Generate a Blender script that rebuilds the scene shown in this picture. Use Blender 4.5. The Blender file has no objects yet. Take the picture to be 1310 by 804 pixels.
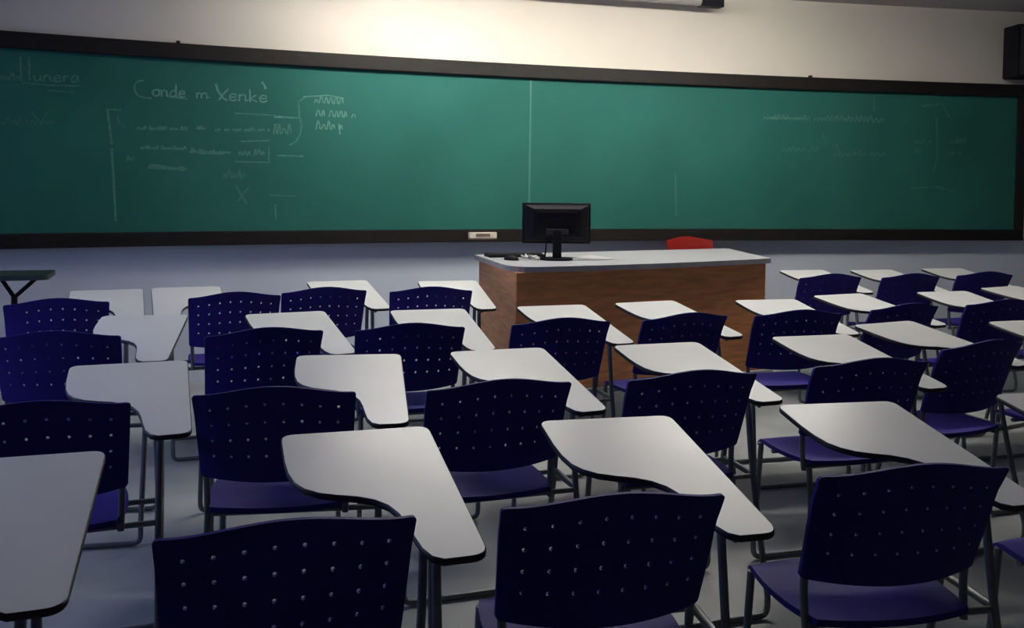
import bpy, bmesh, math, random
from mathutils import Vector, Matrix

# ------------------------------------------------------------------ camera
SC = bpy.context.scene
COL = SC.collection
cam_d = bpy.data.cameras.new('camera')
cam = bpy.data.objects.new('camera', cam_d)
COL.objects.link(cam)
F_PX, PITCH, ROLL, EYE = 1183.05, math.radians(1.995), math.radians(0.775), 1.4655
cam_d.sensor_fit = 'HORIZONTAL'; cam_d.sensor_width = 36.0
cam_d.lens = F_PX * 36.0 / 1310.0
cam_d.shift_y = -132.64 / 1310.0
cam_d.clip_start = 0.02
_R = Vector((1, 0, 0)); _U = Vector((0, math.sin(PITCH), math.cos(PITCH)))
_D = Vector((0, math.cos(PITCH), -math.sin(PITCH)))
_r = _R * math.cos(ROLL) + _U * math.sin(ROLL); _u = _U * math.cos(ROLL) - _R * math.sin(ROLL)
cam.matrix_world = Matrix(((_r.x, _u.x, -_D.x, 0), (_r.y, _u.y, -_D.y, 0), (_r.z, _u.z, -_D.z, EYE), (0, 0, 0, 1)))
SC.camera = cam

# ------------------------------------------------------------------ world, light levels, exposure
W = bpy.data.worlds.new('sky'); SC.world = W
W.use_nodes = True
_bg = W.node_tree.nodes['Background']
_bg.inputs[0].default_value = (0.32, 0.45, 0.95, 1)
_bg.inputs[1].default_value = SKY_STRENGTH = 5.4
TUBE_STRENGTH = 112.0
SC.view_settings.view_transform = 'Standard'
SC.view_settings.look = 'None'
SC.view_settings.gamma = 1.0
SC.view_settings.use_curve_mapping = False
SC.view_settings.exposure = 0.0
SC.cycles.use_denoising = True
SC.cycles.max_bounces = 8

# ------------------------------------------------------------------ helpers
MATS = {}
def nmat(name, col, rough=0.5, metal=0.0, var=0.0, scale=8.0, bump=0.0, bscale=60.0, spec=0.5, stretch=None, rvar=0.0):
    """principled material with noise-driven colour variation, roughness variation and fine relief"""
    m = bpy.data.materials.new(name); m.use_nodes = True
    nt = m.node_tree; n = nt.nodes; L = nt.links
    b = n['Principled BSDF']
    b.inputs['Base Color'].default_value = (*col, 1)
    b.inputs['Roughness'].default_value = rough
    b.inputs['Metallic'].default_value = metal
    b.inputs['Specular IOR Level'].default_value = spec
    tc = n.new('ShaderNodeTexCoord'); mp = n.new('ShaderNodeMapping')
    L.new(tc.outputs['Object'], mp.inputs[0])
    if stretch: mp.inputs['Scale'].default_value = stretch
    if var > 0 or rvar > 0:
        nz = n.new('ShaderNodeTexNoise'); nz.inputs['Scale'].default_value = scale; nz.inputs['Detail'].default_value = 5
        L.new(mp.outputs[0], nz.inputs['Vector'])
        if var > 0:
            r = n.new('ShaderNodeValToRGB')
            lo = tuple(max(0, c * (1 - var)) for c in col); hi = tuple(min(1, c * (1 + var)) for c in col)
            r.color_ramp.elements[0].position = 0.3; r.color_ramp.elements[1].position = 0.7
            r.color_ramp.elements[0].color = (*lo, 1); r.color_ramp.elements[1].color = (*hi, 1)
            L.new(nz.outputs['Fac'], r.inputs[0]); L.new(r.outputs[0], b.inputs['Base Color'])
        if rvar > 0:
            mr = n.new('ShaderNodeMapRange')
            mr.inputs['To Min'].default_value = max(0.02, rough - rvar); mr.inputs['To Max'].default_value = min(1, rough + rvar)
            L.new(nz.outputs['Fac'], mr.inputs[0]); L.new(mr.outputs[0], b.inputs['Roughness'])
    if bump > 0:
        nb = n.new('ShaderNodeTexNoise'); nb.inputs['Scale'].default_value = bscale; nb.inputs['Detail'].default_value = 3
        L.new(mp.outputs[0], nb.inputs['Vector'])
        bp = n.new('ShaderNodeBump'); bp.inputs['Strength'].default_value = bump; bp.inputs['Distance'].default_value = 0.01
        L.new(nb.outputs['Fac'], bp.inputs['Height']); L.new(bp.outputs[0], b.inputs['Normal'])
    MATS[name] = m
    return m
def emat(name, col, s):
    m = bpy.data.materials.new(name); m.use_nodes = True
    nt = m.node_tree; nt.nodes.remove(nt.nodes['Principled BSDF'])
    e = nt.nodes.new('ShaderNodeEmission'); e.inputs[0].default_value = (*col, 1); e.inputs[1].default_value = s
    nt.links.new(e.outputs[0], nt.nodes['Material Output'].inputs[0]); MATS[name] = m
    return m

def obj(name, bm, mat, parent=None, smooth=None):
    me = bpy.data.meshes.new(name)
    bmesh.ops.recalc_face_normals(bm, faces=bm.faces)
    bm.to_mesh(me); bm.free()
    for m in (mat if isinstance(mat, (list, tuple)) else [mat]):
        me.materials.append(MATS[m])
    if smooth is not None:
        me.shade_smooth(); me.set_sharp_from_angle(angle=math.radians(smooth))
    o = bpy.data.objects.new(name, me); COL.objects.link(o)
    if parent is not None: o.parent = parent
    return o
def tag(o, label=None, cat=None, group=None, kind=None):
    for k, v in (('label', label), ('category', cat), ('group', group), ('kind', kind)):
        if v: o[k] = v
    return o
def empty(name, loc, rz=0.0, label=None, cat=None, group=None, kind=None):
    o = bpy.data.objects.new(name, None); COL.objects.link(o)
    o.empty_display_size = 0.1
    o.location = loc; o.rotation_euler = (0, 0, rz)
    return tag(o, label, cat, group, kind)
def box(bm, x0, x1, y0, y1, z0, z1, bev=0.0, M=None):
    vs = [bm.verts.new((x, y, z)) for x in (x0, x1) for y in (y0, y1) for z in (z0, z1)]
    fs = [bm.faces.new([vs[i] for i in f]) for f in ((0,1,3,2),(4,6,7,5),(0,4,5,1),(2,3,7,6),(0,2,6,4),(1,5,7,3))]
    geo = vs
    if bev > 0:
        es = list({e for f in fs for e in f.edges})
        r = bmesh.ops.bevel(bm, geom=es, offset=bev, segments=2, affect='EDGES', profile=0.5)
        geo = list({v for f in r['faces'] for v in f.verts} | {v for v in vs if v.is_valid})
    if M is not None: bmesh.ops.transform(bm, matrix=M, verts=geo)
    return geo
def fillet(pts, r, n=4):
    P = [Vector(p) for p in pts]
    if len(P) < 3 or r <= 0: return P
    out = [P[0]]
    for i in range(1, len(P) - 1):
        a = P[i-1] - P[i]; b = P[i+1] - P[i]
        d = min(r, a.length * 0.49, b.length * 0.49)
        A = P[i] + a.normalized() * d; B = P[i] + b.normalized() * d
        for k in range(n + 1):
            t = k / n
            out.append(A * (1-t)**2 + P[i] * 2*t*(1-t) + B * t*t)
    out.append(P[-1])
    return out
def tube(bm, pts, r, n=8, fr=0.04):
    P = fillet(pts, fr)
    rings = []; up = None
    for i, p in enumerate(P):
        t = (P[min(i+1, len(P)-1)] - P[max(i-1, 0)]).normalized()
        if up is None:
            up = Vector((1, 0, 0)) if abs(t.x) < 0.8 else Vector((0, 1, 0))
        s = t.cross(up).normalized(); up = s.cross(t).normalized()
        rings.append([bm.verts.new(p + (s * math.cos(2*math.pi*k/n) + up * math.sin(2*math.pi*k/n)) * r) for k in range(n)])
    for a, b in zip(rings, rings[1:]):
        for k in range(n): bm.faces.new((a[k], a[(k+1) % n], b[(k+1) % n], b[k]))
    bm.faces.new(rings[0][::-1]); bm.faces.new(rings[-1])
def prism(bm, poly, z0, z1, mi=(0, 0, 0)):
    """extruded outline; z may be a function of (x,y); material index for top, side, bottom"""
    f0 = z0 if callable(z0) else (lambda x, y: z0); f1 = z1 if callable(z1) else (lambda x, y: z1)
    lo = [bm.verts.new((x, y, f0(x, y))) for x, y in poly]; hi = [bm.verts.new((x, y, f1(x, y))) for x, y in poly]
    n = len(poly)
    f = bm.faces.new(hi); f.material_index = mi[0]
    f = bm.faces.new(lo[::-1]); f.material_index = mi[2]
    for i in range(n):
        f = bm.faces.new((lo[i], lo[(i+1) % n], hi[(i+1) % n], hi[i])); f.material_index = mi[1]
def round_poly(pts, n=5):
    """pts: (x, y, radius)"""
    out = []
    N = len(pts)
    for i, (x, y, r) in enumerate(pts):
        p = Vector((x, y)); a = Vector(pts[i-1][:2]) - p; b = Vector(pts[(i+1) % N][:2]) - p
        if r <= 0: out.append((x, y)); continue
        d = min(r, a.length * 0.49, b.length * 0.49)
        A = p + a.normalized() * d; B = p + b.normalized() * d
        for k in range(n + 1):
            t = k / n; q = A * (1-t)**2 + p * 2*t*(1-t) + B * t*t
            out.append((q.x, q.y))
    return out
def copy_tree(o, parent=None):
    c = o.copy(); COL.objects.link(c); c.parent = parent
    for ch in list(o.children): copy_tree(ch, c)
    return c

# ------------------------------------------------------------------ materials
nmat('wall_lower_cool', (0.60, 0.65, 0.74), 0.7, var=0.05, scale=1.5, bump=0.06, bscale=90, spec=0.3)
nmat('wall_paint', (0.70, 0.65, 0.56), 0.75, var=0.04, scale=1.5, bump=0.08, bscale=90, spec=0.3)
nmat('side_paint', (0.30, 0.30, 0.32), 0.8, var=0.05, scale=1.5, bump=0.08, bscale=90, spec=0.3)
nmat('ceiling_paint', (0.42, 0.40, 0.40), 0.85, var=0.05, scale=2, bump=0.1, bscale=70, spec=0.2)
nmat('floor_vinyl', (0.36, 0.38, 0.38), 0.4, var=0.18, scale=3, bump=0.03, bscale=40, rvar=0.12)
nmat('board_green', (0.023, 0.122, 0.098), 0.62, var=0.12, scale=1.3, spec=0.10, rvar=0.06)
nmat('board_frame', (0.013, 0.011, 0.010), 0.55, var=0.2, scale=12, spec=0.25, stretch=(0.4, 4, 4))
nmat('chalk_bright', (0.11, 0.25, 0.205), 0.9, var=0.25, scale=40)
nmat('chalk_mid', (0.062, 0.18, 0.145), 0.9, var=0.25, scale=40)
nmat('chalk_faint', (0.04, 0.15, 0.121), 0.9, var=0.25, scale=40)
nmat('seam_strip', (0.045, 0.172, 0.138), 0.5, var=0.1, scale=10)
nmat('navy_plastic', (0.030, 0.019, 0.20), 0.6, var=0.12, scale=6, bump=0.06, bscale=220, spec=0.12)
nmat('red_plastic', (0.20, 0.010, 0.007), 0.6, var=0.08, scale=6, bump=0.05, bscale=200, spec=0.12)
nmat('white_laminate', (0.82, 0.82, 0.82), 0.36, var=0.03, scale=4, rvar=0.06)
nmat('black_edge', (0.015, 0.015, 0.017), 0.5, var=0.15, scale=20)
nmat('grey_steel', (0.15, 0.16, 0.17), 0.42, metal=0.4, var=0.15, scale=25)
nmat('rubber', (0.02, 0.02, 0.02), 0.8, var=0.1, scale=30)
nmat('brown_wood', (0.64, 0.26, 0.10), 0.5, var=0.22, scale=5, stretch=(1.2, 1.2, 9), bump=0.04, bscale=30)
nmat('desk_laminate', (0.46, 0.46, 0.49), 0.35, var=0.03, scale=4, rvar=0.05)
nmat('desk_edge', (0.34, 0.33, 0.34), 0.5, var=0.1, scale=15)
nmat('black_plastic', (0.009, 0.009, 0.013), 0.6, var=0.15, scale=18, spec=0.15)
nmat('charcoal_plastic', (0.03, 0.03, 0.034), 0.5, var=0.12, scale=18, spec=0.3)
nmat('paper', (0.78, 0.78, 0.78), 0.85, var=0.04, scale=12)
nmat('eraser_wood', (0.72, 0.64, 0.54), 0.7, var=0.1, scale=20, stretch=(1, 6, 6))
nmat('eraser_mark', (0.16, 0.11, 0.09), 0.8, var=0.2, scale=30)
nmat('green_top', (0.022, 0.045, 0.035), 0.5, var=0.15, scale=8)
nmat('casing_paint', (0.34, 0.32, 0.31), 0.55, var=0.05, scale=6)
nmat('lamp_white', (0.75, 0.75, 0.75), 0.5, var=0.03, scale=6)
nmat('aluminium', (0.4, 0.4, 0.42), 0.4, metal=0.8, var=0.1, scale=15)
emat('tube_glow', (1.0, 0.95, 0.87), TUBE_STRENGTH)
_g = nmat('window_glass', (0.9, 0.95, 1.0), 0.02, var=0.02, scale=3)
_n = _g.node_tree; _t = _n.nodes.new('ShaderNodeBsdfTransparent'); _mx = _n.nodes.new('ShaderNodeMixShader'); _mx.inputs[0].default_value = 0.06
_n.links.new(_t.outputs[0], _mx.inputs[1]); _n.links.new(_n.nodes['Principled BSDF'].outputs[0], _mx.inputs[2]); _n.links.new(_mx.outputs[0], _n.nodes['Material Output'].inputs[0])

# ------------------------------------------------------------------ room shell (the board wall is gently curved in plan)
CH = 3.02
def wy(X): return 0.00101390*X**3 - 0.02510797*X**2 + 0.31966562*X + 7.30894
def wn(X):
    d = 3*0.00101390*X**2 - 2*0.02510797*X + 0.31966562
    l = math.hypot(1, d); return (d/l, -1/l), (1/l, d/l)
def wp(X, off, h):
    (nx, ny), _ = wn(X); return Vector((X + nx*off, wy(X) + ny*off, h))
def wang(X):
    _, (tx, ty) = wn(X); return math.atan2(ty, tx)
def strip(bm, X0, X1, sec, n=40):
    """sweep a closed section of (offset, height) points along the curved wall"""
    rings = []
    for i in range(n + 1):
        X = X0 + (X1 - X0) * i / n
        rings.append([bm.verts.new(wp(X, o, h)) for o, h in sec])
    m = len(sec)
    for a, b in zip(rings, rings[1:]):
        for k in range(m): bm.faces.new((a[k], a[(k+1) % m], b[(k+1) % m], b[k]))
    bm.faces.new(rings[0][::-1]); bm.faces.new(rings[-1])
XL, XR = -4.25, 4.95
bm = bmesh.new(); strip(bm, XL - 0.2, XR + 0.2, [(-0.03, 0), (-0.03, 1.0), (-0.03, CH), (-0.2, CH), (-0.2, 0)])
for f in bm.faces:                                  # cool grey tone on the wall up to the board, cream paint above
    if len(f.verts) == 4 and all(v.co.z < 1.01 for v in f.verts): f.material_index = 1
tag(obj('wall_front', bm, ['wall_paint', 'wall_lower_cool'], smooth=30), kind='structure')
CL = Vector((XL, wy(XL), 0)); CR = Vector((XR, wy(XR), 0))
DIR = Vector((0.2924, -0.9563, 0))                 # side walls run back from the board
LEN_L, LEN_R = 8.4, 11.2
BL = CL + DIR * LEN_L; BR = CR + DIR * LEN_R
bm = bmesh.new()
fl = [(CL.x - 0.3, CL.y + 0.2), (BL.x - 0.3, BL.y - 0.3), (BR.x + 0.3, BR.y - 0.3), (CR.x + 0.3, CR.y + 0.6), (0.5, 8.4)]
prism(bm, fl, -0.1, 0.0)
tag(obj('floor', bm, 'floor_vinyl'), kind='structure')
bm = bmesh.new(); prism(bm, fl, CH, CH + 0.1)
tag(obj('ceiling', bm, 'ceiling_paint'), kind='structure')
def wall_local(bm, A, ang, s0, s1, t0, t1, z0, z1):
    box(bm, s0, s1, t0, t1, z0, z1, M=Matrix.Translation(A) @ Matrix.Rotation(ang, 4, 'Z'))
angL = math.atan2(DIR.y, DIR.x)
WIN = [(1.3, 2.3), (2.6, 3.8)]         # daylight windows along the left wall
Z0, Z1 = 1.05, 2.35
bm = bmesh.new(); e = 0.0
for a, b in WIN + [(LEN_L, LEN_L)]:
    wall_local(bm, CL, angL, e, a, -0.15, 0, 0, CH); e = b
for a, b in WIN:
    wall_local(bm, CL, angL, a, b, -0.15, 0, 0, Z0); wall_local(bm, CL, angL, a, b, -0.15, 0, Z1, CH)
tag(obj('wall_left', bm, 'side_paint'), kind='structure')
for i, (a, b) in enumerate(WIN):
    M = Matrix.Translation(CL) @ Matrix.Rotation(angL, 4, 'Z')
    w = bpy.data.objects.new('window_%d' % (i + 1), None); COL.objects.link(w); w.matrix_world = M; tag(w, kind='structure')
    bm = bmesh.new()
    for (p, q, r, s) in ((a, b, Z0, Z0 + .05), (a, b, Z1 - .05, Z1), (a, a + .05, Z0 + .05, Z1 - .05), (b - .05, b, Z0 + .05, Z1 - .05), ((a + b)/2 - .025, (a + b)/2 + .025, Z0 + .05, Z1 - .05)):
        box(bm, p, q, -0.10, -0.05, r, s)
    obj('window_frame', bm, 'aluminium', w)
    for p, q in ((a + .05, (a + b)/2 - .025), ((a + b)/2 + .025, b - .05)):
        bm = bmesh.new(); box(bm, p, q, -0.078, -0.072, Z0 + .05, Z1 - .05); obj('pane', bm, 'window_glass', w)
    ld = bpy.data.lights.new('window_portal', 'AREA'); ld.shape = 'RECTANGLE'; ld.size = b - a; ld.size_y = Z1 - Z0
    ld.cycles.is_portal = True
    lo = bpy.data.objects.new('window_portal', ld); COL.objects.link(lo)
    lo.matrix_world = M @ Matrix.Translation(((a + b)/2, -0.12, (Z0 + Z1)/2)) @ Matrix.Rotation(math.radians(90), 4, 'X')
angR = math.atan2(DIR.y, DIR.x)
bm = bmesh.new(); wall_local(bm, CR, angR, 0, LEN_R, 0, 0.15, 0, CH)
tag(obj('wall_right', bm, 'side_paint'), kind='structure')
bm = bmesh.new(); _d = BR - BL; wall_local(bm, BL, math.atan2(_d.y, _d.x), 0, _d.length, -0.15, 0, 0, CH)
tag(obj('wall_back', bm, 'side_paint'), kind='structure')
# teacher's podium
DESK = [Vector((-0.251, 6.19)), Vector((0.009, 5.31)), Vector((1.745, 6.20)), Vector((1.66, 7.08))]   # BL FL FR BR
PZ = 0.20
bm = bmesh.new()
prism(bm, [(-0.27, wy(-0.27) + 0.03), (-0.27, 6.2), (-0.005, 5.28), (1.775, 6.19), (1.775, wy(1.775) + 0.03)], 0, PZ)
tag(obj('floor_podium', bm, 'floor_vinyl'), kind='structure')

# ------------------------------------------------------------------ blackboard
BX0, BX1, SEAM = -4.05, 4.53, 0.135
bb = empty('blackboard', wp(0.2, 0, 0), 0, 'long gently curved green chalkboard with black frame and chalk writing', 'blackboard')
bb_inv = Matrix.Translation(-bb.location)
def bpart(name, bm, mat, smooth=30, parent=None):
    bmesh.ops.transform(bm, matrix=bb_inv, verts=bm.verts)
    return obj(name, bm, mat, parent or bb, smooth)
for a, b in ((BX0, SEAM), (SEAM, BX1)):
    bm = bmesh.new(); strip(bm, a + 0.004, b - 0.004, [(0.0, 1.03), (0.0, 2.30), (-0.028, 2.30), (-0.028, 1.03)], 24)
    bpart('writing_panel', bm, 'board_green')
bm = bmesh.new(); strip(bm, SEAM - 0.007, SEAM + 0.007, [(0.003, 1.06), (0.003, 2.25), (-0.02, 2.25), (-0.02, 1.06)], 1)
bpart('seam_strip', bm, 'seam_strip')
bm = bmesh.new(); strip(bm, BX0 - 0.06, BX1 + 0.07, [(0.035, 2.256), (0.04, 2.263), (0.04, 2.356), (0.035, 2.363), (-0.028, 2.363), (-0.028, 2.256)])
bpart('top_frame', bm, 'board_frame')
bm = bmesh.new(); strip(bm, BX0 - 0.06, BX1 + 0.07, [(0.03, 0.965), (0.03, 1.058), (0.02, 1.063), (-0.028, 1.063), (-0.028, 0.965)])
bpart('bottom_frame', bm, 'board_frame')
bm = bmesh.new(); strip(bm, BX0 - 0.02, BX1 + 0.03, [(0.031, 0.972), (0.088, 0.972), (0.088, 0.990), (0.084, 0.990), (0.084, 0.980), (0.031, 0.980)])
bpart('chalk_tray', bm, 'board_frame')
for a, b in ((BX0 - 0.06, BX0), (BX1, BX1 + 0.07)):
    bm = bmesh.new(); strip(bm, a, b, [(0.034, 1.064), (0.034, 2.2555), (-0.028, 2.2555), (-0.028, 1.064)], 2)
    bpart('end_frame', bm, 'board_frame')
for X in (-2.32, 2.55):
    bm = bmesh.new(); strip(bm, X - 0.011, X + 0.011, [(0.012, 2.364), (0.006, 2.383), (-0.02, 2.383), (-0.028, 2.364)], 1)
    bpart('hanger_clip', bm, 'board_frame')
CHALK = [
(1,11,[-2521,2098,-2556,2090,-2574,2063,-2574,2026,-2556,1995,-2521,1981,-2475,1978]),
(0,10,[-2450,2040,-2465,2033,-2471,2017,-2465,2001,-2450,1995,-2435,2003,-2429,2019,-2435,2035,-2450,2040,-2425,2037]),
(0,10,[-2418,2038,-2418,1994]),
(0,10,[-2418,2022,-2404,2039,-2389,2034,-2386,1996,-2374,2005]),
(0,10,[-2335,2036,-2352,2039,-2367,2022,-2365,2000,-2348,1995,-2335,2008]),
(0,10,[-2333,2081,-2332,2000,-2322,2000]),
(0,10,[-2315,2016,-2281,2020,-2284,2036,-2301,2040,-2315,2022,-2312,2000,-2296,1995,-2277,2005]),
(1,9,[-2380,1994,-2263,1984]),
(0,10,[-2208,2031,-2208,1992]),
(0,10,[-2208,2019,-2194,2032,-2182,2027,-2180,1994]),
(0,10,[-2180,2020,-2164,2033,-2150,2029,-2146,1995,-2131,2005]),
(0,14,[-2093,2102,-2078,2048,-2049,2006,-2020,1985]),
(0,11,[-2015,2068,-2044,2033,-2073,1988]),
(0,10,[-2008,2010,-1966,2014,-1969,2032,-1991,2036,-2008,2017,-2004,1993,-1984,1987,-1961,1999]),
(0,10,[-1946,2034,-1946,1986]),
(0,10,[-1946,2016,-1928,2035,-1909,2030,-1905,1988,-1889,1997]),
(0,10,[-1879,2074,-1878,1985]),
(0,10,[-1839,2036,-1876,2007,-1834,1987]),
(0,10,[-1816,2009,-1773,2013,-1776,2031,-1799,2035,-1816,2016,-1812,1992,-1792,1986,-1767,1998]),
(0,14,[-1802,2130,-1787,2108,-1777,2081]),
(1,10,[-3188,2210,-3185,2050]),
(1,10,[-3145,2214,-3141,2058]),
(1,10,[-3118,2096,-3116,2062,-3103,2055,-3087,2071]),
(1,10,[-3085,2098,-3084,2060,-3073,2063]),
(1,10,[-3066,2098,-3066,2056]),
(1,10,[-3066,2082,-3051,2099,-3036,2094,-3033,2058,-3020,2066]),
(1,10,[-3015,2078,-2981,2082,-2983,2097,-3001,2101,-3015,2084,-3012,2063,-2996,2058,-2976,2069]),
(1,10,[-2963,2101,-2963,2059]),
(1,10,[-2963,2083,-2952,2099,-2936,2099]),
(1,10,[-2891,2100,-2909,2104,-2924,2084,-2919,2063,-2903,2062,-2890,2081]),
(1,10,[-2889,2104,-2889,2066,-2878,2070]),
(1,9,[-3291,2047,-3283,2078,-3277,2075,-3273,2055,-3268,2049,-3259,2080,-3254,2077,-3251,2056,-3245,2051,-3233,2103,-3225,2098,-3220,2058,-3211,2053,-3203,2084,-3197,2081,-3194,2060]),
(1,9,[-3181,2040,-3052,2033,-2878,2039]),
(2,9,[-3052,1997,-2907,1996]),
(2,9,[-3291,2013,-3173,2030]),
(2,9,[-3293,1763,-3284,1793,-3279,1790,-3275,1769,-3270,1764,-3258,1815,-3249,1811,-3245,1771,-3236,1765,-3225,1796,-3217,1793,-3212,1772,-3204,1766,-3194,1818,-3186,1814,-3182,1773,-3175,1768,-3163,1799,-3155,1796,-3150,1775,-3141,1769,-3131,1800,-3123,1797,-3118,1776,-3111,1770,-3101,1801,-3094,1799,-3090,1777,-3083,1772,-3071,1803,-3062,1800,-3057,1779,-3049,1773,-3037,1804,-3028,1802,-3023,1780]),
(2,9,[-3134,1856,-3086,1782]),
(2,9,[-3044,1865,-3094,1771]),
(1,14,[-2728,1891,-2715,1787,-2703,1656]),
(1,14,[-2703,1630,-2690,1367,-2681,1139]),
(1,9,[-2728,1891,-2645,1890]),
(2,9,[-2672,1852,-2663,1800,-2628,1780]),
(1,9,[-2561,1761,-2554,1778,-2548,1776,-2545,1765,-2540,1762,-2533,1778,-2529,1777,-2526,1765,-2521,1762,-2515,1789,-2511,1787,-2509,1766]),
(1,9,[-2490,1762,-2486,1790,-2482,1787,-2480,1766,-2476,1763,-2470,1779,-2465,1777,-2463,1766,-2458,1763,-2450,1779,-2444,1778,-2441,1767,-2435,1763,-2430,1791,-2426,1788,-2423,1767,-2420,1763,-2414,1791,-2409,1788,-2407,1767,-2403,1764,-2396,1791,-2391,1789,-2388,1767]),
(1,9,[-2369,1764,-2364,1780,-2360,1779,-2358,1768,-2354,1764,-2348,1781,-2343,1779,-2340,1768,-2335,1765,-2329,1781,-2325,1779,-2323,1768]),
(1,9,[-2304,1765,-2297,1793,-2292,1790,-2289,1769,-2284,1765,-2276,1793,-2271,1791,-2268,1769]),
(1,9,[-2207,1775,-2201,1803,-2196,1800,-2194,1778,-2190,1775,-2183,1803,-2179,1801,-2176,1779,-2171,1776,-2164,1793,-2158,1791,-2155,1780]),
(1,9,[-2097,1768,-2090,1784,-2085,1783,-2083,1772,-2078,1768,-2070,1785,-2064,1784,-2060,1772]),
(1,9,[-2038,1770,-2033,1787,-2030,1785,-2027,1774,-2023,1770,-2017,1787,-2013,1786,-2010,1774]),
(1,9,[-1990,1772,-1981,1788,-1975,1787,-1971,1776,-1965,1772,-1960,1789,-1956,1788,-1954,1776,-1950,1773,-1942,1790,-1937,1788,-1934,1777]),
(1,9,[-1913,1774,-1906,1791,-1901,1790,-1898,1778,-1893,1775,-1887,1792,-1883,1790,-1881,1779,-1877,1776,-1870,1804,-1865,1801,-1862,1779,-1858,1776,-1852,1793,-1847,1792,-1845,1780]),
(1,9,[-1824,1777,-1818,1794,-1813,1793,-1810,1781,-1805,1778,-1797,1795,-1791,1794,-1787,1782]),
(1,9,[-1765,1779,-1759,1796,-1755,1795,-1752,1783]),
(1,9,[-1725,1758,-1716,1835,-1710,1828,-1705,1768,-1699,1759,-1691,1836,-1685,1829,-1681,1769,-1675,1760,-1662,1806,-1652,1801,-1646,1770,-1636,1761,-1625,1838,-1617,1831,-1612,1771]),
(1,8,[-1975,1899,-1776,1897,-1545,1883]),
(0,9,[-1726,1882,-1551,1883]),
(1,10,[-1520,2032,-1562,2002,-1556,1889,-1540,1833,-1550,1764,-1581,1706,-1622,1683]),
(0,9,[-1531,2037,-1362,2057,-1255,2039]),
(0,9,[-1457,1995,-1446,2024,-1438,2022,-1433,2002,-1425,1995,-1413,2044,-1403,2040,-1397,2002,-1388,1995,-1378,2044,-1370,2039,-1366,2001,-1358,1994,-1347,2044,-1338,2039,-1333,2001,-1324,1994,-1312,2044,-1303,2039,-1298,2001,-1289,1994,-1276,2043,-1266,2039,-1260,2001]),
(0,9,[-1446,1899,-1433,1948,-1423,1943,-1417,1906,-1407,1898,-1398,1947,-1392,1943,-1388,1905]),
(0,9,[-1357,1898,-1343,1947,-1333,1942,-1327,1904,-1317,1897,-1308,1946,-1301,1942,-1297,1904,-1290,1897,-1278,1946,-1269,1942,-1263,1903,-1254,1896,-1245,1945,-1239,1941,-1235,1903]),
(0,9,[-1203,1895,-1190,1925,-1180,1922,-1174,1902]),
(0,9,[-1445,1802,-1433,1870,-1424,1864,-1418,1811,-1409,1802,-1396,1843,-1387,1839,-1381,1811,-1371,1803,-1361,1871,-1354,1865,-1349,1812,-1342,1803,-1331,1844,-1323,1840,-1318,1812]),
(0,9,[-1284,1804,-1276,1844,-1270,1841,-1266,1812]),
(0,9,[-1291,1853,-1280,1773]),
(1,9,[-2539,1629,-2531,1645,-2526,1644,-2523,1633,-2517,1629,-2512,1657,-2507,1654,-2505,1633,-2501,1629,-2496,1657,-2492,1654,-2490,1633,-2487,1629,-2482,1646,-2478,1644,-2476,1633,-2473,1630,-2465,1646,-2460,1644,-2457,1633,-2452,1630,-2445,1657,-2441,1655,-2438,1633]),
(1,9,[-2419,1630,-2414,1657,-2410,1655,-2408,1633,-2404,1630,-2398,1646,-2393,1645,-2390,1633,-2386,1630,-2378,1646,-2373,1645,-2370,1634,-2365,1630,-2359,1646,-2355,1645,-2353,1634,-2349,1630,-2343,1658,-2338,1655,-2336,1634,-2331,1630,-2323,1647,-2318,1645,-2314,1634,-2309,1630,-2302,1647,-2298,1645,-2295,1634,-2290,1630,-2282,1658,-2277,1656,-2273,1634]),
(1,9,[-2249,1610,-2243,1627,-2239,1625,-2236,1614,-2232,1610,-2224,1627,-2219,1625,-2216,1614]),
(1,9,[-2196,1610,-2190,1638,-2186,1636,-2183,1614,-2179,1610,-2171,1638,-2166,1636,-2163,1614,-2157,1610,-2150,1627,-2145,1625,-2142,1614,-2137,1610,-2128,1627,-2123,1626,-2119,1614,-2113,1610,-2107,1639,-2103,1636,-2100,1614,-2096,1611,-2089,1627,-2084,1626,-2081,1614,-2076,1611,-2068,1627,-2062,1626,-2059,1614,-2054,1611,-2048,1627,-2044,1626,-2042,1614,-2038,1611,-2030,1627,-2024,1626,-2021,1614,-2015,1611,-2009,1627,-2004,1626,-2001,1614]),
(1,14,[-2244,1643,-2197,1611,-2048,1610]),
(1,9,[-1950,1601,-1941,1629,-1934,1626,-1930,1607,-1924,1602,-1913,1630,-1906,1627,-1901,1608,-1894,1602,-1886,1630,-1880,1628,-1877,1608]),
(1,9,[-1851,1603,-1844,1651,-1840,1646,-1837,1609,-1832,1604,-1822,1652,-1815,1647,-1810,1610,-1803,1605,-1796,1633,-1790,1630,-1787,1611]),
(1,9,[-1935,1701,-1750,1713]),
(1,9,[-1755,1668,-1755,1555,-1974,1556]),
(1,11,[-1699,1607,-1528,1605]),
(2,9,[-2619,1548,-2611,1584,-2605,1580,-2602,1552,-2596,1548,-2586,1570,-2580,1568,-2575,1553]),
(1,14,[-2480,1524,-2379,1510,-2286,1490]),
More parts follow.
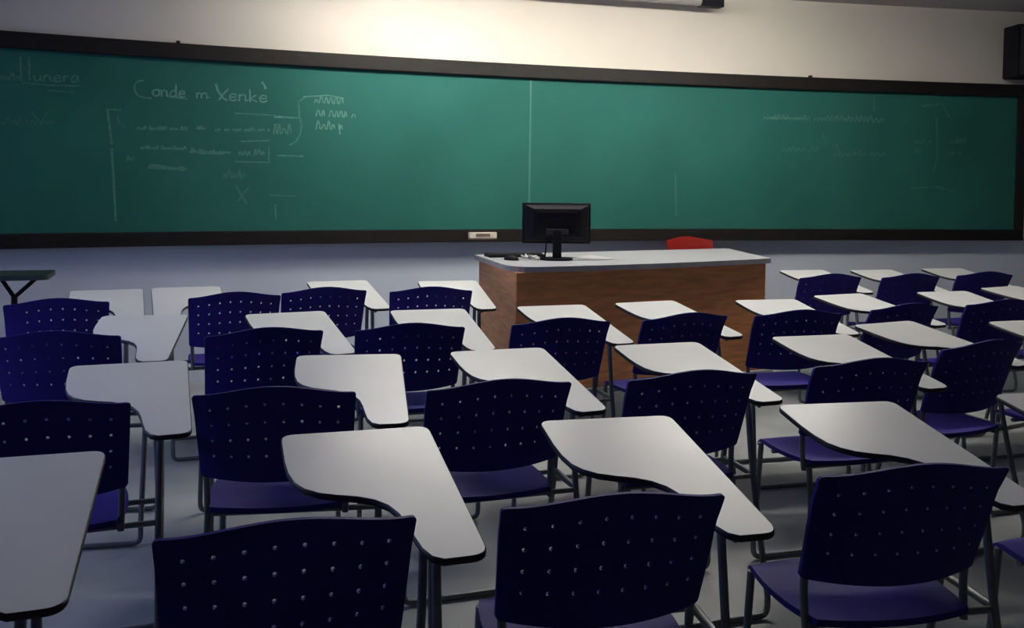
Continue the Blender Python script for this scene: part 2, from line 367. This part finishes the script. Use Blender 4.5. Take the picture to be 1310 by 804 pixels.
(1,9,[-2494,1497,-2487,1524,-2482,1522,-2479,1500,-2474,1496,-2466,1512,-2461,1511,-2458,1500,-2453,1495,-2447,1511,-2442,1510,-2440,1499,-2435,1494,-2428,1511,-2423,1509,-2420,1498,-2415,1494,-2409,1521,-2405,1519,-2402,1497,-2398,1493,-2391,1509,-2385,1508,-2382,1497,-2376,1492,-2369,1508,-2363,1507,-2360,1496,-2355,1491,-2350,1508,-2346,1506,-2344,1495,-2341,1491,-2334,1507,-2328,1505,-2325,1494,-2320,1490,-2312,1518,-2307,1515,-2303,1493,-2297,1489,-2292,1517,-2289,1514,-2286,1492,-2283,1488,-2275,1505,-2269,1503,-2266,1492]),
(2,9,[-2047,1439,-2039,1472,-2034,1469,-2030,1446,-2024,1439,-2012,1496,-2003,1490,-1998,1446,-1989,1439,-1980,1473,-1974,1470,-1970,1446,-1964,1440,-1952,1473,-1943,1470,-1937,1447,-1928,1440,-1917,1474,-1909,1471,-1904,1447]),
(2,14,[-1945,1496,-1935,1429]),
(2,11,[-1964,1384,-1894,1251]),
(2,11,[-1885,1374,-1954,1273]),
(2,9,[-1749,1319,-1579,1314]),
(1,10,[-1713,1251,-1707,1144]),
(2,12,[1355,1524,1369,1172]),
(1,10,[122,2235,122,2232]),
(1,9,[2129,1994,2140,2020,2147,2018,2153,1999,2161,1994,2170,2021,2177,2018,2182,2000,2189,1994,2198,2021,2206,2018,2210,2000,2218,1994,2228,2040,2236,2036,2241,2000,2249,1995,2262,2040,2272,2036,2279,2001,2289,1995,2303,2041,2314,2036,2321,2001,2332,1995,2344,2041,2354,2037,2361,2001,2371,1996,2383,2023,2392,2020,2398,2002,2407,1996,2419,2023,2427,2021,2433,2002,2442,1996,2457,2023,2467,2021,2474,2002,2485,1997,2498,2042,2507,2038,2514,2003,2524,1997,2535,2024,2544,2022,2550,2003]),
(1,9,[2587,1997,2601,2025,2612,2022,2619,2004,2630,1998,2640,2025,2647,2022,2652,2004,2660,1998,2674,2025,2685,2023,2691,2004,2702,1998,2713,2044,2723,2040,2729,2004,2738,1999,2752,2045,2762,2041,2770,2005,2780,1999,2794,2045,2806,2041,2813,2005,2824,1999,2838,2046,2849,2041,2856,2006,2867,2000,2877,2027,2884,2024,2889,2006,2897,2000,2907,2046,2915,2042,2921,2006]),
(1,12,[2186,2008,2507,2011]),
(1,9,[2929,1995,2944,2029,2956,2026,2963,2002,2975,1995,2987,2053,2997,2047,3004,2002,3014,1995,3026,2053,3036,2047,3044,2002,3054,1994,3066,2053,3077,2047,3084,2002,3094,1994,3111,2053,3125,2047,3134,2002,3147,1994,3163,2029,3176,2026,3184,2002,3196,1994,3214,2029,3228,2026,3237,2002]),
(2,9,[3143,2218,3147,2096]),
(2,9,[2300,1725,2316,1752,2327,1749,2335,1731,2347,1726,2362,1753,2373,1750,2381,1732,2392,1727,2403,1772,2411,1768,2417,1733,2426,1727,2442,1754,2454,1752,2461,1733,2473,1728,2490,1755,2503,1753,2511,1734]),
(2,9,[2558,1730,2575,1776,2588,1772,2596,1736,2609,1731,2619,1777,2628,1773,2634,1737]),
(2,12,[2677,1894,2685,1840]),
(2,9,[2777,1694,2791,1721,2802,1718,2809,1700,2820,1694,2837,1741,2850,1736,2859,1701,2872,1695,2885,1723,2895,1720,2902,1701,2912,1696,2923,1723,2931,1721,2937,1702,2946,1697,2962,1743,2974,1739,2983,1703,2995,1698,3011,1744,3023,1740,3031,1704,3043,1699,3058,1726,3068,1724,3075,1705]),
(2,9,[3122,1700,3139,1747,3152,1742,3161,1706,3175,1701,3191,1729,3204,1726,3212,1707,3225,1702,3242,1729,3255,1727,3263,1708]),
(2,10,[2803,1802,2850,1668]),
(2,9,[3541,1818,3552,1845,3560,1843,3566,1824,3574,1818,3585,1846,3593,1843,3599,1824,3607,1819,3616,1866,3624,1861,3630,1825]),
(2,9,[3668,1820,3683,1848,3695,1846,3702,1826]),
(2,9,[3544,1728,3554,1775,3562,1771,3568,1734,3576,1729,3591,1757,3602,1754,3609,1735]),
(2,9,[3872,1824,3883,1852,3892,1850,3898,1830,3906,1825,3916,1853,3924,1850,3930,1831,3938,1826,3947,1873,3955,1868,3961,1832,3968,1826,3981,1874,3990,1869,3998,1832,4008,1827,4016,1874,4024,1870,4030,1833]),
(2,9,[3860,1720,3873,1755,3884,1752,3891,1728,3902,1721,3912,1756,3920,1752,3925,1728]),
(2,9,[3964,1722,3975,1757,3984,1754,3990,1729]),
(2,14,[3744,2056,3762,1711,3729,1559]),
(2,12,[3606,2149,3792,2175,3864,2059]),
(2,11,[3516,1425,3778,1441,3946,1395]),
]
def chalk_block(q):
    X, h = q[0] / 1000, q[1] / 1000
    if X < -2.72: return 0
    if X > 3.2: return 4
    if X > 0.3: return 3
    return 1 if h > 1.95 and X < -1.72 else 2
for blk, lab in enumerate(('faint chalk notes at the far left', 'chalk heading in large cursive hand', 'faint chalk notes with a tall bracket', 'smudged chalk notes on the right panel', 'very faint chalk diagram at the far right')):
    bm = bmesh.new(); tot = 0
    for ci, w, q in CHALK:
        if chalk_block(q) != blk: continue
        P = [(q[i] / 1000, q[i+1] / 1000) for i in range(0, len(q), 2)]
        D = [P[0]]
        for a, b in zip(P, P[1:]):
            k = max(1, int(math.hypot(b[0]-a[0], b[1]-a[1]) / 0.08))
            D += [(a[0] + (b[0]-a[0])*t/k, a[1] + (b[1]-a[1])*t/k) for t in range(1, k + 1)]
        if len(D) < 2: continue
        hw = w / 2000; prev = None
        for i, (x, h) in enumerate(D):
            x0, h0 = D[max(i-1, 0)]; x1, h1 = D[min(i+1, len(D)-1)]
            l = math.hypot(x1-x0, h1-h0) or 1; px, ph = -(h1-h0)/l*hw, (x1-x0)/l*hw
            off = 0.0012 + 0.0002 * (tot % 5)
            cur = (bm.verts.new(wp(x+px, off, h+ph)), bm.verts.new(wp(x-px, off, h-ph)))
            if prev:
                f = bm.faces.new((prev[0], cur[0], cur[1], prev[1])); f.material_index = ci
            prev = cur
        tot += 1
    if tot:
        o = bpart('chalk_writing', bm, ['chalk_bright', 'chalk_mid', 'chalk_faint'], None); o['label'] = lab; o['kind'] = 'stuff'
    else: bm.free()

# felt eraser standing on the tray
XE = -0.245
er = empty('board_eraser', wp(XE, 0.0575, 0.9805), wang(XE), 'cream and brown board eraser lying in the chalk tray', 'eraser')
bm = bmesh.new(); box(bm, -0.11, 0.11, -0.024, 0.024, 0.018, 0.062, 0.004); obj('wooden_back', bm, 'eraser_wood', er)
bm = bmesh.new(); box(bm, -0.112, 0.112, -0.025, 0.025, 0.0, 0.0175, 0.003); obj('felt_pad', bm, 'eraser_mark', er)
bm = bmesh.new(); box(bm, -0.06, 0.055, -0.0262, -0.0245, 0.028, 0.052); obj('printed_mark', bm, 'eraser_mark', er)

# ------------------------------------------------------------------ ceiling lamp that lights the board, roller screen, loudspeaker
def batten(x, y, label):
    lamp = empty('ceiling_lamp', (x, y, CH), 0.05, label, 'lamp', 'lit fluorescent battens along the board')
    bm = bmesh.new(); box(bm, -0.79, 0.79, -0.07, 0.07, -0.05, -0.001, 0.008); obj('housing', bm, 'lamp_white', lamp)
    for y in (-0.045, 0.045):
        bm = bmesh.new(); tube(bm, [(-0.75, y, -0.085), (0.75, y, -0.085)], 0.016, 12); obj('fluorescent_tube', bm, 'tube_glow', lamp, 40)
    for x in (-0.764, 0.764):
        bm = bmesh.new(); box(bm, x - 0.012, x + 0.012, -0.065, 0.065, -0.105, -0.0505, 0.003); obj('lamp_holder', bm, 'lamp_white', lamp)
batten(-0.28, 5.92, 'left one of two lit fluorescent battens on the ceiling before the board')
batten(1.68, 6.00, 'right one of two lit fluorescent battens on the ceiling before the board')

xs0, xs1 = -0.75, 1.655
xm = (xs0 + xs1) / 2; pa = wp(xs0, 0.16, 0); pb = wp(xs1, 0.16, 0); d = pb - pa
scr = empty('screen_casing', ((pa + pb) / 2).to_tuple()[:2] + (2.925,), math.atan2(d.y, d.x), 'grey roller screen casing with black end cap under the ceiling', 'screen')
hl = d.length / 2
bm = bmesh.new(); tube(bm, [(-hl + 0.09, 0, 0), (hl - 0.20, 0, 0)], 0.042, 14); obj('casing_tube', bm, 'casing_paint', scr, 40)
for s in (-1, 1):
    bm = bmesh.new(); a, b = sorted((s * hl, s * (hl - (0.2 if s > 0 else 0.09)))); box(bm, a, b, -0.045, 0.045, -0.045, 0.0445, 0.006); obj('end_cap', bm, 'black_plastic', scr)

XS = 4.55
sp = empty('loudspeaker', wp(XS, -0.03, 2.405), wang(XS) - 0.10, 'black box loudspeaker on the wall above the right end of the board', 'speaker')
bm = bmesh.new(); box(bm, -0.19, 0.19, -0.29, -0.06, 0, 0.46, 0.012); obj('cabinet', bm, 'black_plastic', sp, 30)
bm = bmesh.new(); box(bm, -0.17, 0.17, -0.302, -0.291, 0.02, 0.44, 0.005); obj('grille', bm, 'charcoal_plastic', sp, 30)
bm = bmesh.new(); box(bm, -0.05, 0.05, -0.06, -0.005, 0.15, 0.31, 0.003); obj('wall_bracket', bm, 'grey_steel', sp)

# ------------------------------------------------------------------ teacher's desk, chair and the things on the desk
DZ = 0.95
dc = sum(DESK, Vector((0, 0))) / 4
desk = empty('teacher_desk', (dc.x, dc.y, PZ), 0, 'wide brown wooden teacher desk with pale top before the board', 'desk')
def L2(v): return (v[0] - dc.x, v[1] - dc.y)
BLc, FLc, FRc, BRc = [Vector(L2(v)) for v in DESK]
fn = (FRc - FLc).normalized(); fo = Vector((fn.y, -fn.x))
front = [FLc + (FRc - FLc) * (i / 14) + fo * 0.055 * math.sin(math.pi * i / 14) for i in range(15)]
top = round_poly([(BLc.x, BLc.y, .03)] + [(p.x, p.y, .22 if i == 0 else 0) for i, p in enumerate(front) if i == 0 or i > 3] + [(BRc.x, BRc.y, .05)], 8)
bm = bmesh.new(); prism(bm, top, DZ - PZ - 0.032, DZ - PZ, (0, 1, 1)); obj('desk_top', bm, ['desk_laminate', 'desk_edge'], desk)
def inset(p, k): return p + (-p).normalized() * k
def panel(name, A, B, th, z0, z1, mat='brown_wood'):
    d = (B - A).normalized(); nrm = Vector((-d.y, d.x)) * th
    bm = bmesh.new(); prism(bm, [tuple(A), tuple(B), tuple(B + nrm), tuple(A + nrm)], z0, z1); return obj(name, bm, mat, desk)
iBL, iFL, iFR, iBR = [inset(p, 0.035) for p in (BLc, FLc, FRc, BRc)]
hz = DZ - PZ - 0.033
panel('front_panel', iFL, iFR, 0.022, 0.001, hz)
dl = (iFL - iBL).normalized(); dr = (iFR - iBR).normalized()
panel('side_panel', iBL, iFL - dl * 0.03, 0.025, 0.001, hz)
panel('side_panel', iFR - dr * 0.03, iBR, 0.025, 0.001, hz)

def xy(x, y, z): return (x, y, z)
mon = empty('computer_monitor', (0.285, 5.88, DZ), 0.05, 'black flat computer monitor on the teacher desk seen from behind', 'monitor')
bm = bmesh.new(); box(bm, -0.218, 0.218, 0.0, 0.028, 0.103, 0.362, 0.006); obj('screen_bezel', bm, 'black_plastic', mon, 30)
bm = bmesh.new()   # bulged rear shell
secs = [(0.0, 0.205, 0.115, 0.35), (-0.022, 0.195, 0.125, 0.345), (-0.045, 0.15, 0.15, 0.325), (-0.05, 0.12, 0.17, 0.30)]
rings = []
for y, hw, z0, z1 in secs:
    rings.append([bm.verts.new((x, y - 0.0005, z)) for x, z in ((-hw, z0), (hw, z0), (hw, z1), (-hw, z1))])
for a, b in zip(rings, rings[1:]):
    for k in range(4): bm.faces.new((a[k], a[(k+1) % 4], b[(k+1) % 4], b[k]))
bm.faces.new(rings[-1]); bm.faces.new(rings[0][::-1]); obj('rear_shell', bm, 'black_plastic', mon)
for i in range(5):
    bm = bmesh.new(); box(bm, -0.095, 0.095, -0.038 + i*0.004 - 0.006, -0.034 + i*0.004, 0.315 + i * 0.006, 0.318 + i * 0.006); obj('vent_rib', bm, 'charcoal_plastic', mon)
bm = bmesh.new(); box(bm, -0.07, 0.07, -0.062, -0.048, 0.165, 0.20, 0.003); obj('hinge_plate', bm, 'charcoal_plastic', mon)
bm = bmesh.new(); box(bm, -0.028, 0.028, -0.064, -0.040, 0.014, 0.19, 0.006); obj('neck', bm, 'black_plastic', mon, 30)
bm = bmesh.new(); prism(bm, [(0.105 * math.cos(2*math.pi*k/28), -0.02 + 0.085 * math.sin(2*math.pi*k/28)) for k in range(28)], 0.0, 0.014); obj('base', bm, 'black_plastic', mon, 40)
bm = bmesh.new(); tube(bm, [(-0.065, -0.03, 0.15), (-0.07, -0.035, 0.06), (-0.075, -0.02, 0.006), (-0.09, 0.10, 0.006)], 0.005, 6); obj('cable', bm, 'black_plastic', mon, 60)

kb = empty('computer_keyboard', (0.02, 6.07, DZ + 0.001), 0.30, 'black keyboard lying on the desk left of the monitor', 'keyboard')
bm = bmesh.new(); box(bm, -0.19, 0.19, -0.065, 0.065, 0, 0.018, 0.004); obj('case', bm, 'black_plastic', kb)
for r in range(4):
    bm = bmesh.new()
    for c in range(14): box(bm, -0.178 + c*0.0255, -0.156 + c*0.0255, -0.055 + r*0.028, -0.032 + r*0.028, 0.0185, 0.024)
    obj('key_row', bm, 'charcoal_plastic', kb)
ms = empty('computer_mouse', (0.0, 5.80, DZ + 0.001), 0.9, 'small black mouse near the left edge of the teacher desk', 'mouse')
bm = bmesh.new(); bmesh.ops.create_uvsphere(bm, u_segments=16, v_segments=10, radius=1)
for v in bm.verts: v.co = Vector((v.co.x * 0.031, v.co.y * 0.055, max(0, v.co.z) * 0.034 + 0.0))
bmesh.ops.remove_doubles(bm, verts=bm.verts, dist=1e-5); obj('shell', bm, 'black_plastic', ms, 50)
bm = bmesh.new(); tube(bm, [(0, 0.016, 0.034), (0, 0.04, 0.029)], 0.004, 6); obj('scroll_wheel', bm, 'charcoal_plastic', ms)
def crumple(name, loc, sx, sy, sz, seed, label, rz):
    rd = random.Random(seed); bm = bmesh.new()
    n = 6; g = [[bm.verts.new(((i/n - .5)*sx + rd.uniform(-.006, .006), (j/n - .5)*sy + rd.uniform(-.006, .006), 0.003 + sz * abs(math.sin(i*1.3 + seed) * math.cos(j*1.1 + seed)) * rd.uniform(.4, 1))) for j in range(n+1)] for i in range(n+1)]
    for i in range(n):
        for j in range(n): bm.faces.new((g[i][j], g[i+1][j], g[i+1][j+1], g[i][j+1]))
    r = bmesh.ops.solidify(bm, geom=bm.faces[:], thickness=0.0012)
    o = obj(name, bm, 'paper', None); o.location = loc; o.rotation_euler = (0, 0, rz); return tag(o, label, 'paper')
crumple('paper_sheet', (0.115, 5.95, DZ + 0.002), 0.09, 0.13, 0.030, 2, 'crumpled white paper on the desk between keyboard and monitor', 0.4)
crumple('paper_sheet', (0.53, 6.02, DZ + 0.002), 0.21, 0.29, 0.004, 5, 'flat white paper sheet on the desk right of the monitor', 0.5)

# dark stand by the left edge of the photo
st = empty('pedestal_table', (-2.90, 5.38, 0), 0.33, 'small dark green table on a forked black pedestal by the left wall', 'table')
bm = bmesh.new(); prism(bm, round_poly([(-0.36, -0.17, .04), (0.20, -0.17, .04), (0.20, 0.17, .04), (-0.36, 0.17, .04)]), 0.845, 0.872); obj('table_top', bm, 'green_top', st)
bm = bmesh.new(); tube(bm, [(0.0, 0, 0.03), (0.0, 0, 0.735)], 0.017, 10); obj('stem', bm, 'black_plastic', st, 40)
for s in (-0.07, 0.12):
    bm = bmesh.new(); tube(bm, [(0, 0, 0.73), (s, 0, 0.844)], 0.012, 8); obj('fork_arm', bm, 'black_plastic', st, 40)
for k in range(4):
    a = k * math.pi / 2 + 0.4; bm = bmesh.new(); tube(bm, [(0, 0, 0.06), (0.26*math.cos(a), 0.26*math.sin(a), 0.014)], 0.013, 8); obj('foot', bm, 'black_plastic', st, 40)

# ------------------------------------------------------------------ chairs
BWH, YB, HB, HBOT = 0.23, -0.22, 0.836, 0.575
def backrest_mesh(holes=True):
    cols = [(-3.5 + k) * 0.052 for k in range(8)]; rows = [0.28, 0.46, 0.64, 0.82]
    hx, hv = 0.011, 0.043
    xs = [-BWH, -0.226, -0.219, -0.206]; vs = [0.0, 0.03, 0.09]
    for c in cols: xs += [c - hx, c + hx]
    xs += [0.206, 0.219, 0.226, BWH]
    for r in rows: vs += [r - hv, r + hv]
    vs += [0.90, 0.97, 1.0]
    def S(x, v):
        ax = abs(x); rr = 0.012
        cut = 0.0
        if ax > BWH - rr: cut = rr - math.sqrt(max(0, rr*rr - (ax - BWH + rr)**2))
        top = HB + 0.031 * math.cos(math.pi * x / (2*BWH))**1.7 - cut * 0.55
        bot = HBOT - 0.012 * (1 - (x/BWH)**2) + cut * 0.6
        z = bot + (top - bot) * v
        k = 1 - 0.045 * (1 - v)
        y = YB + 0.075 * (1 - v)**1.2 - 0.048 * (1 - (x/BWH)**2) - 0.018 * max(0, v - 0.75) / 0.25
        return Vector((x * k, y + 0.018 * 1.0, z))
    bm = bmesh.new(); T = 0.011
    def layer(off):
        cache = {}
        def V(x, v):
            key = (round(x, 5), round(v, 5))
            if key not in cache:
                p = S(x, v); cache[key] = bm.verts.new((p.x, p.y + off, p.z))
            return cache[key]
        return V
    VF, VB = layer(0), layer(T)
    def quad(pts):
        bm.faces.new([VF(*p) for p in pts]); bm.faces.new([VB(*p) for p in pts[::-1]])
    N = 8
    for i in range(len(xs) - 1):
        for j in range(len(vs) - 1):
            x0, x1, v0, v1 = xs[i], xs[i+1], vs[j], vs[j+1]
            xc, vc = (x0 + x1)/2, (v0 + v1)/2
            if holes and any(abs(xc - c) < 1e-6 for c in cols) and any(abs(vc - r) < 1e-6 for r in rows):
                rx, rv = 0.0046, 0.0046 / (HB - HBOT)
                ring = [(xc + rx*math.cos(math.pi/8 + 2*math.pi*k/N), vc + rv*math.sin(math.pi/8 + 2*math.pi*k/N)) for k in range(N)]
                cs = [(x1, v1), (x0, v1), (x0, v0), (x1, v0)]
                for q in range(4):
                    a, b = ring[2*q], ring[2*q + 1]; nx = ring[(2*q + 2) % N]
                    quad([cs[q], b, a]); quad([cs[q], cs[(q+1) % 4], nx, b])
                for k in range(N):
                    a, b = ring[k], ring[(k+1) % N]; bm.faces.new((VF(*a), VF(*b), VB(*b), VB(*a)))
            else:
                quad([(x0, v0), (x1, v0), (x1, v1), (x0, v1)])
    edge = [(x, 0.0) for x in xs] + [(BWH, v) for v in vs[1:]] + [(x, 1.0) for x in xs[::-1][1:]] + [(-BWH, v) for v in vs[::-1][1:-1]]
    for a, b in zip(edge, edge[1:] + edge[:1]): bm.faces.new((VF(*a), VF(*b), VB(*b), VB(*a)))
    return bm
def seat_mesh():
    bm = bmesh.new(); n = 10; T = 0.016
    def S(i, j):
        u = -1 + 2*i/n; v = -1 + 2*j/n
        # squircle outline
        x = u * math.sqrt(1 - 0.30 * v*v * (0.9 if v > 0 else 0.75)); y = v * math.sqrt(1 - 0.26 * u*u)
        z = 0.486 - 0.016 * (1 - u*u) * (1 - v*v) - (0.028 * max(0, v - 0.55)**2 / 0.2) + 0.010 * max(0, -v - 0.5)
        return (x * 0.215, 0.028 + y * 0.212, z)
    A = [[bm.verts.new(S(i, j)) for j in range(n+1)] for i in range(n+1)]
    B = [[bm.verts.new(Vector(S(i, j)) - Vector((0, 0, T))) for j in range(n+1)] for i in range(n+1)]
    for i in range(n):
        for j in range(n):
            bm.faces.new((A[i][j], A[i+1][j], A[i+1][j+1], A[i][j+1])); bm.faces.new((B[i][j], B[i][j+1], B[i+1][j+1], B[i+1][j]))
    rim = [(i, 0) for i in range(n)] + [(n, j) for j in range(n)] + [(i, n) for i in range(n, 0, -1)] + [(0, j) for j in range(n, 0, -1)]
    for (a, b), (c, d) in zip(rim, rim[1:] + rim[:1]): bm.faces.new((A[a][b], A[c][d], B[c][d], B[a][b]))
    return bm
TAB = [(0.018, 0.465, .032), (0.389, 0.465, .032), (0.389, -0.150, .035), (0.30, -0.152, 0), (0.279, -0.138, 0), (0.265, -0.105, 0), (0.258, -0.06, 0), (0.252, -0.01, 0), (0.243, 0.035, 0), (0.226, 0.075, 0), (0.20, 0.104, 0), (0.165, 0.124, 0), (0.125, 0.138, 0), (0.085, 0.155, 0), (0.055, 0.180, 0), (0.036, 0.212, 0), (0.025, 0.26, 0), (0.020, 0.32, 0)]
def tz(x, y): return 0.7212 + 0.0931 * (y + 0.1487) / 0.6135
def build_chair(side=1, tablet=True, plastic='navy_plastic', holes=True):
    """local frame: sitter looks along +y; side = +1 tablet on the sitter's right, -1 on the left"""
    t = empty('tablet_arm_chair' if tablet else 'plastic_chair', (0, 0, 0))
    sx = lambda p: (p[0] * side, p[1], p[2])
    def tb(name, pts, r=0.0105, par=t, fr=0.05, mat='grey_steel'):
        bm = bmesh.new(); tube(bm, [sx(p) for p in pts], r, 8, fr); return obj(name, bm, mat, par, 50)
    obj('backrest', backrest_mesh(holes), plastic, t, 35)
    obj('seat', seat_mesh(), plastic, t, 40)
    xr = 0.30 if tablet else 0.205
    # steel frame
    tb('leg', [(-0.205, 0.19, 0.075), (-0.195, 0.165, 0.466)]); tb('leg', [(-0.205, -0.205, 0.075), (-0.195, -0.15, 0.466)])
    if tablet:
        tb('leg', [(xr, 0.19, 0.075), (xr + .005, 0.10, 0.45), (xr + .005, 0.075, 0.735)], fr=0.1)
        tb('leg', [(xr, -0.205, 0.075), (xr, -0.10, 0.45), (xr + .005, -0.045, 0.715)], fr=0.1)
        tb('side_rail', [(xr + .004, 0.097, 0.456), (xr, -0.098, 0.456)])
    else:
        tb('leg', [(xr, 0.19, 0.075), (0.195, 0.165, 0.466)]); tb('leg', [(xr, -0.205, 0.075), (0.195, -0.15, 0.466)])
    for y in (0.19, -0.205):
        tb('floor_bar', [(-0.205, y, 0.0745), (-0.205, y, 0.012), (xr, y, 0.012), (xr, y, 0.0745)], fr=0.055)
    tb('seat_rail', [(-0.19, 0.095, 0.452), (xr - (0.01 if tablet else 0), 0.095, 0.452)], 0.009); tb('seat_rail', [(-0.19, -0.10, 0.452), (xr - (0.01 if tablet else 0), -0.10, 0.452)], 0.009)
    for s in (-1, 1):
        bm = bmesh.new(); tube(bm, [(s * 0.20, -0.125, 0.448), (s * 0.204, -0.112, 0.55), (s * 0.204, -0.138, 0.70)], 0.0095, 8, 0.05); obj('back_upright', bm, 'grey_steel', t, 50)
    if tablet:
        tb('tablet_rail', [(xr + .004, -0.125, 0.7015), (xr + .004, 0.0, 0.7205), (xr - .02, 0.30, 0.766)], 0.009, fr=0.03)
        poly = round_poly(TAB, 6)
        if side < 0: poly = [(-x, y) for x, y in poly][::-1]
        bm = bmesh.new(); prism(bm, poly, lambda x, y: tz(x, y) - 0.014, lambda x, y: tz(x, y))
        tab = obj('writing_tablet', bm, 'white_laminate', t)
        # dark moulding round the tablet's edge
        bm = bmesh.new(); n = len(poly)
        cx = sum(p[0] for p in poly)/n; loops = []
        P = [Vector(p) for p in poly]
        for o, dz in ((0.0003, -0.0008), (0.0026, -0.003), (0.0026, -0.0125), (0.0003, -0.0150)):
            lp = []
            for i in range(n):
                d = (P[(i+1) % n] - P[i-1]).normalized(); nn = Vector((d.y, -d.x)) * (1 if True else 1)
                lp.append((P[i], nn, o, dz))
            loops.append(lp)
        area = sum(P[i].x * P[(i+1) % n].y - P[(i+1) % n].x * P[i].y for i in range(n))
        sg = 1 if area > 0 else -1
        R = [[bm.verts.new((p.x + nn.x*o*sg, p.y + nn.y*o*sg, tz(p.x, p.y) + dz)) for p, nn, o, dz in lp] for lp in loops]
        for a, b in zip(R + [R[0]], R[1:] + [R[0]]):
            if a is b: continue
            for i in range(n): bm.faces.new((a[i], a[(i+1) % n], b[(i+1) % n], b[i]))
        obj('edge_moulding', bm, 'black_edge', tab, 60)
    return t

right = build_chair(1); left = build_chair(-1)
G = 'navy tablet-arm chairs set out in rows'
CH_L = [
 ('A0', -1.175, 1.587, 0.308, 'navy chair whose white tablet alone enters at the lower left corner'),
 ('A1', -0.453, 1.841, 0.292, 'navy tablet-arm chair of nearest row, its back cut by the bottom edge left of centre'),
 ('A2', 0.164, 2.004, 0.218, 'navy tablet-arm chair of nearest row, the one in the bottom centre'),
 ('A3', 0.850, 2.216, 0.190, 'navy tablet-arm chair of nearest row at the lower right with seat showing'),
 ('A4', 1.577, 2.391, 0.200, 'chair of nearest row showing only a tablet corner at the right edge'),
 ('B0', -1.331, 2.642, 0.357, 'navy tablet-arm chair of second row, leftmost, cut by the left edge'),
 ('B1', -0.711, 2.858, 0.164, 'navy tablet-arm chair of second row, second from the left, behind the lower left chair'),
 ('B2', -0.096, 2.985, 0.326, 'navy tablet-arm chair of second row, third from the left'),
 ('B3', 0.526, 3.158, 0.308, 'navy tablet-arm chair of second row, fourth from the left, centre right'),
 ('B4', 1.200, 3.405, 0.277, 'navy tablet-arm chair of second row, fifth from the left, right of centre'),
 ('B5', 1.754, 3.789, 0.450, 'navy tablet-arm chair of second row at right edge, blue seat showing below its back'),
 ('B6', 2.379, 3.920, 0.300, 'chair of second row showing only a tablet tip at the right edge'),
 ('C0', -1.778, 3.726, 0.206, 'navy tablet-arm chair of third row, leftmost'),
 ('C1', -1.062, 3.853, 0.426, 'navy tablet-arm chair of third row, second from the left, with perforated back'),
 ('C2', -0.474, 4.025, 0.286, 'navy tablet-arm chair of third row, third from the left'),
 ('C3', 0.156, 4.224, 0.320, 'navy tablet-arm chair of third row before the left end of the brown desk'),
 ('C4', 0.716, 4.420, 0.421, 'navy tablet-arm chair of third row before the middle of the brown desk'),
 ('C5', 1.316, 4.584, 0.246, 'navy tablet-arm chair of third row before the right end of the brown desk'),
 ('C6', 1.906, 4.857, 0.428, 'navy tablet-arm chair of third row, first one right of the brown desk'),
 ('C7', 2.538, 5.078, 0.282, 'navy tablet-arm chair of third row, second one right of the brown desk'),
 ('C8', 3.149, 5.372, 0.500, 'chair of third row farthest right, only its tablet in view'),
 ('D0', -2.257, 4.615, 0.390, 'navy tablet-arm chair of front row, leftmost'),
 ('D1', -1.503, 4.948, 0.392, 'left-handed navy chair of front row, tablet on its left side'),
 ('D2', -1.093, 5.205, 0.387, 'navy tablet-arm chair of front row, third from the left'),
 ('D3', -0.491, 5.301, 0.240, 'navy tablet-arm chair of front row just left of the brown desk'),
 ('D6', 2.066, 6.326, 0.256, 'navy tablet-arm chair of front row, nearest to the right side of the desk'),
 ('D7', 2.632, 6.418, 0.288, 'navy tablet-arm chair of front row, middle of the three right of the desk'),
 ('D8', 3.240, 6.622, 0.260, 'navy tablet-arm chair of front row, rightmost, in the dim corner'),
]
first = True
for key, x, y, rz, lab in CH_L:
    if key == 'D1': c = left
    elif first: c = right; first = False
    else: c = copy_tree(right)
    c.location = (x, y, 0); c.rotation_euler = (0, 0, rz)
    tag(c, lab, 'chair', G)
red = build_chair(1, False, 'red_plastic', False)
red.scale = (0.93, 0.93, 0.93); red.location = (1.52, 7.38, PZ); red.rotation_euler = (0, 0, math.pi + 0.33)
tag(red, 'red plastic chair behind the teacher desk', 'chair')
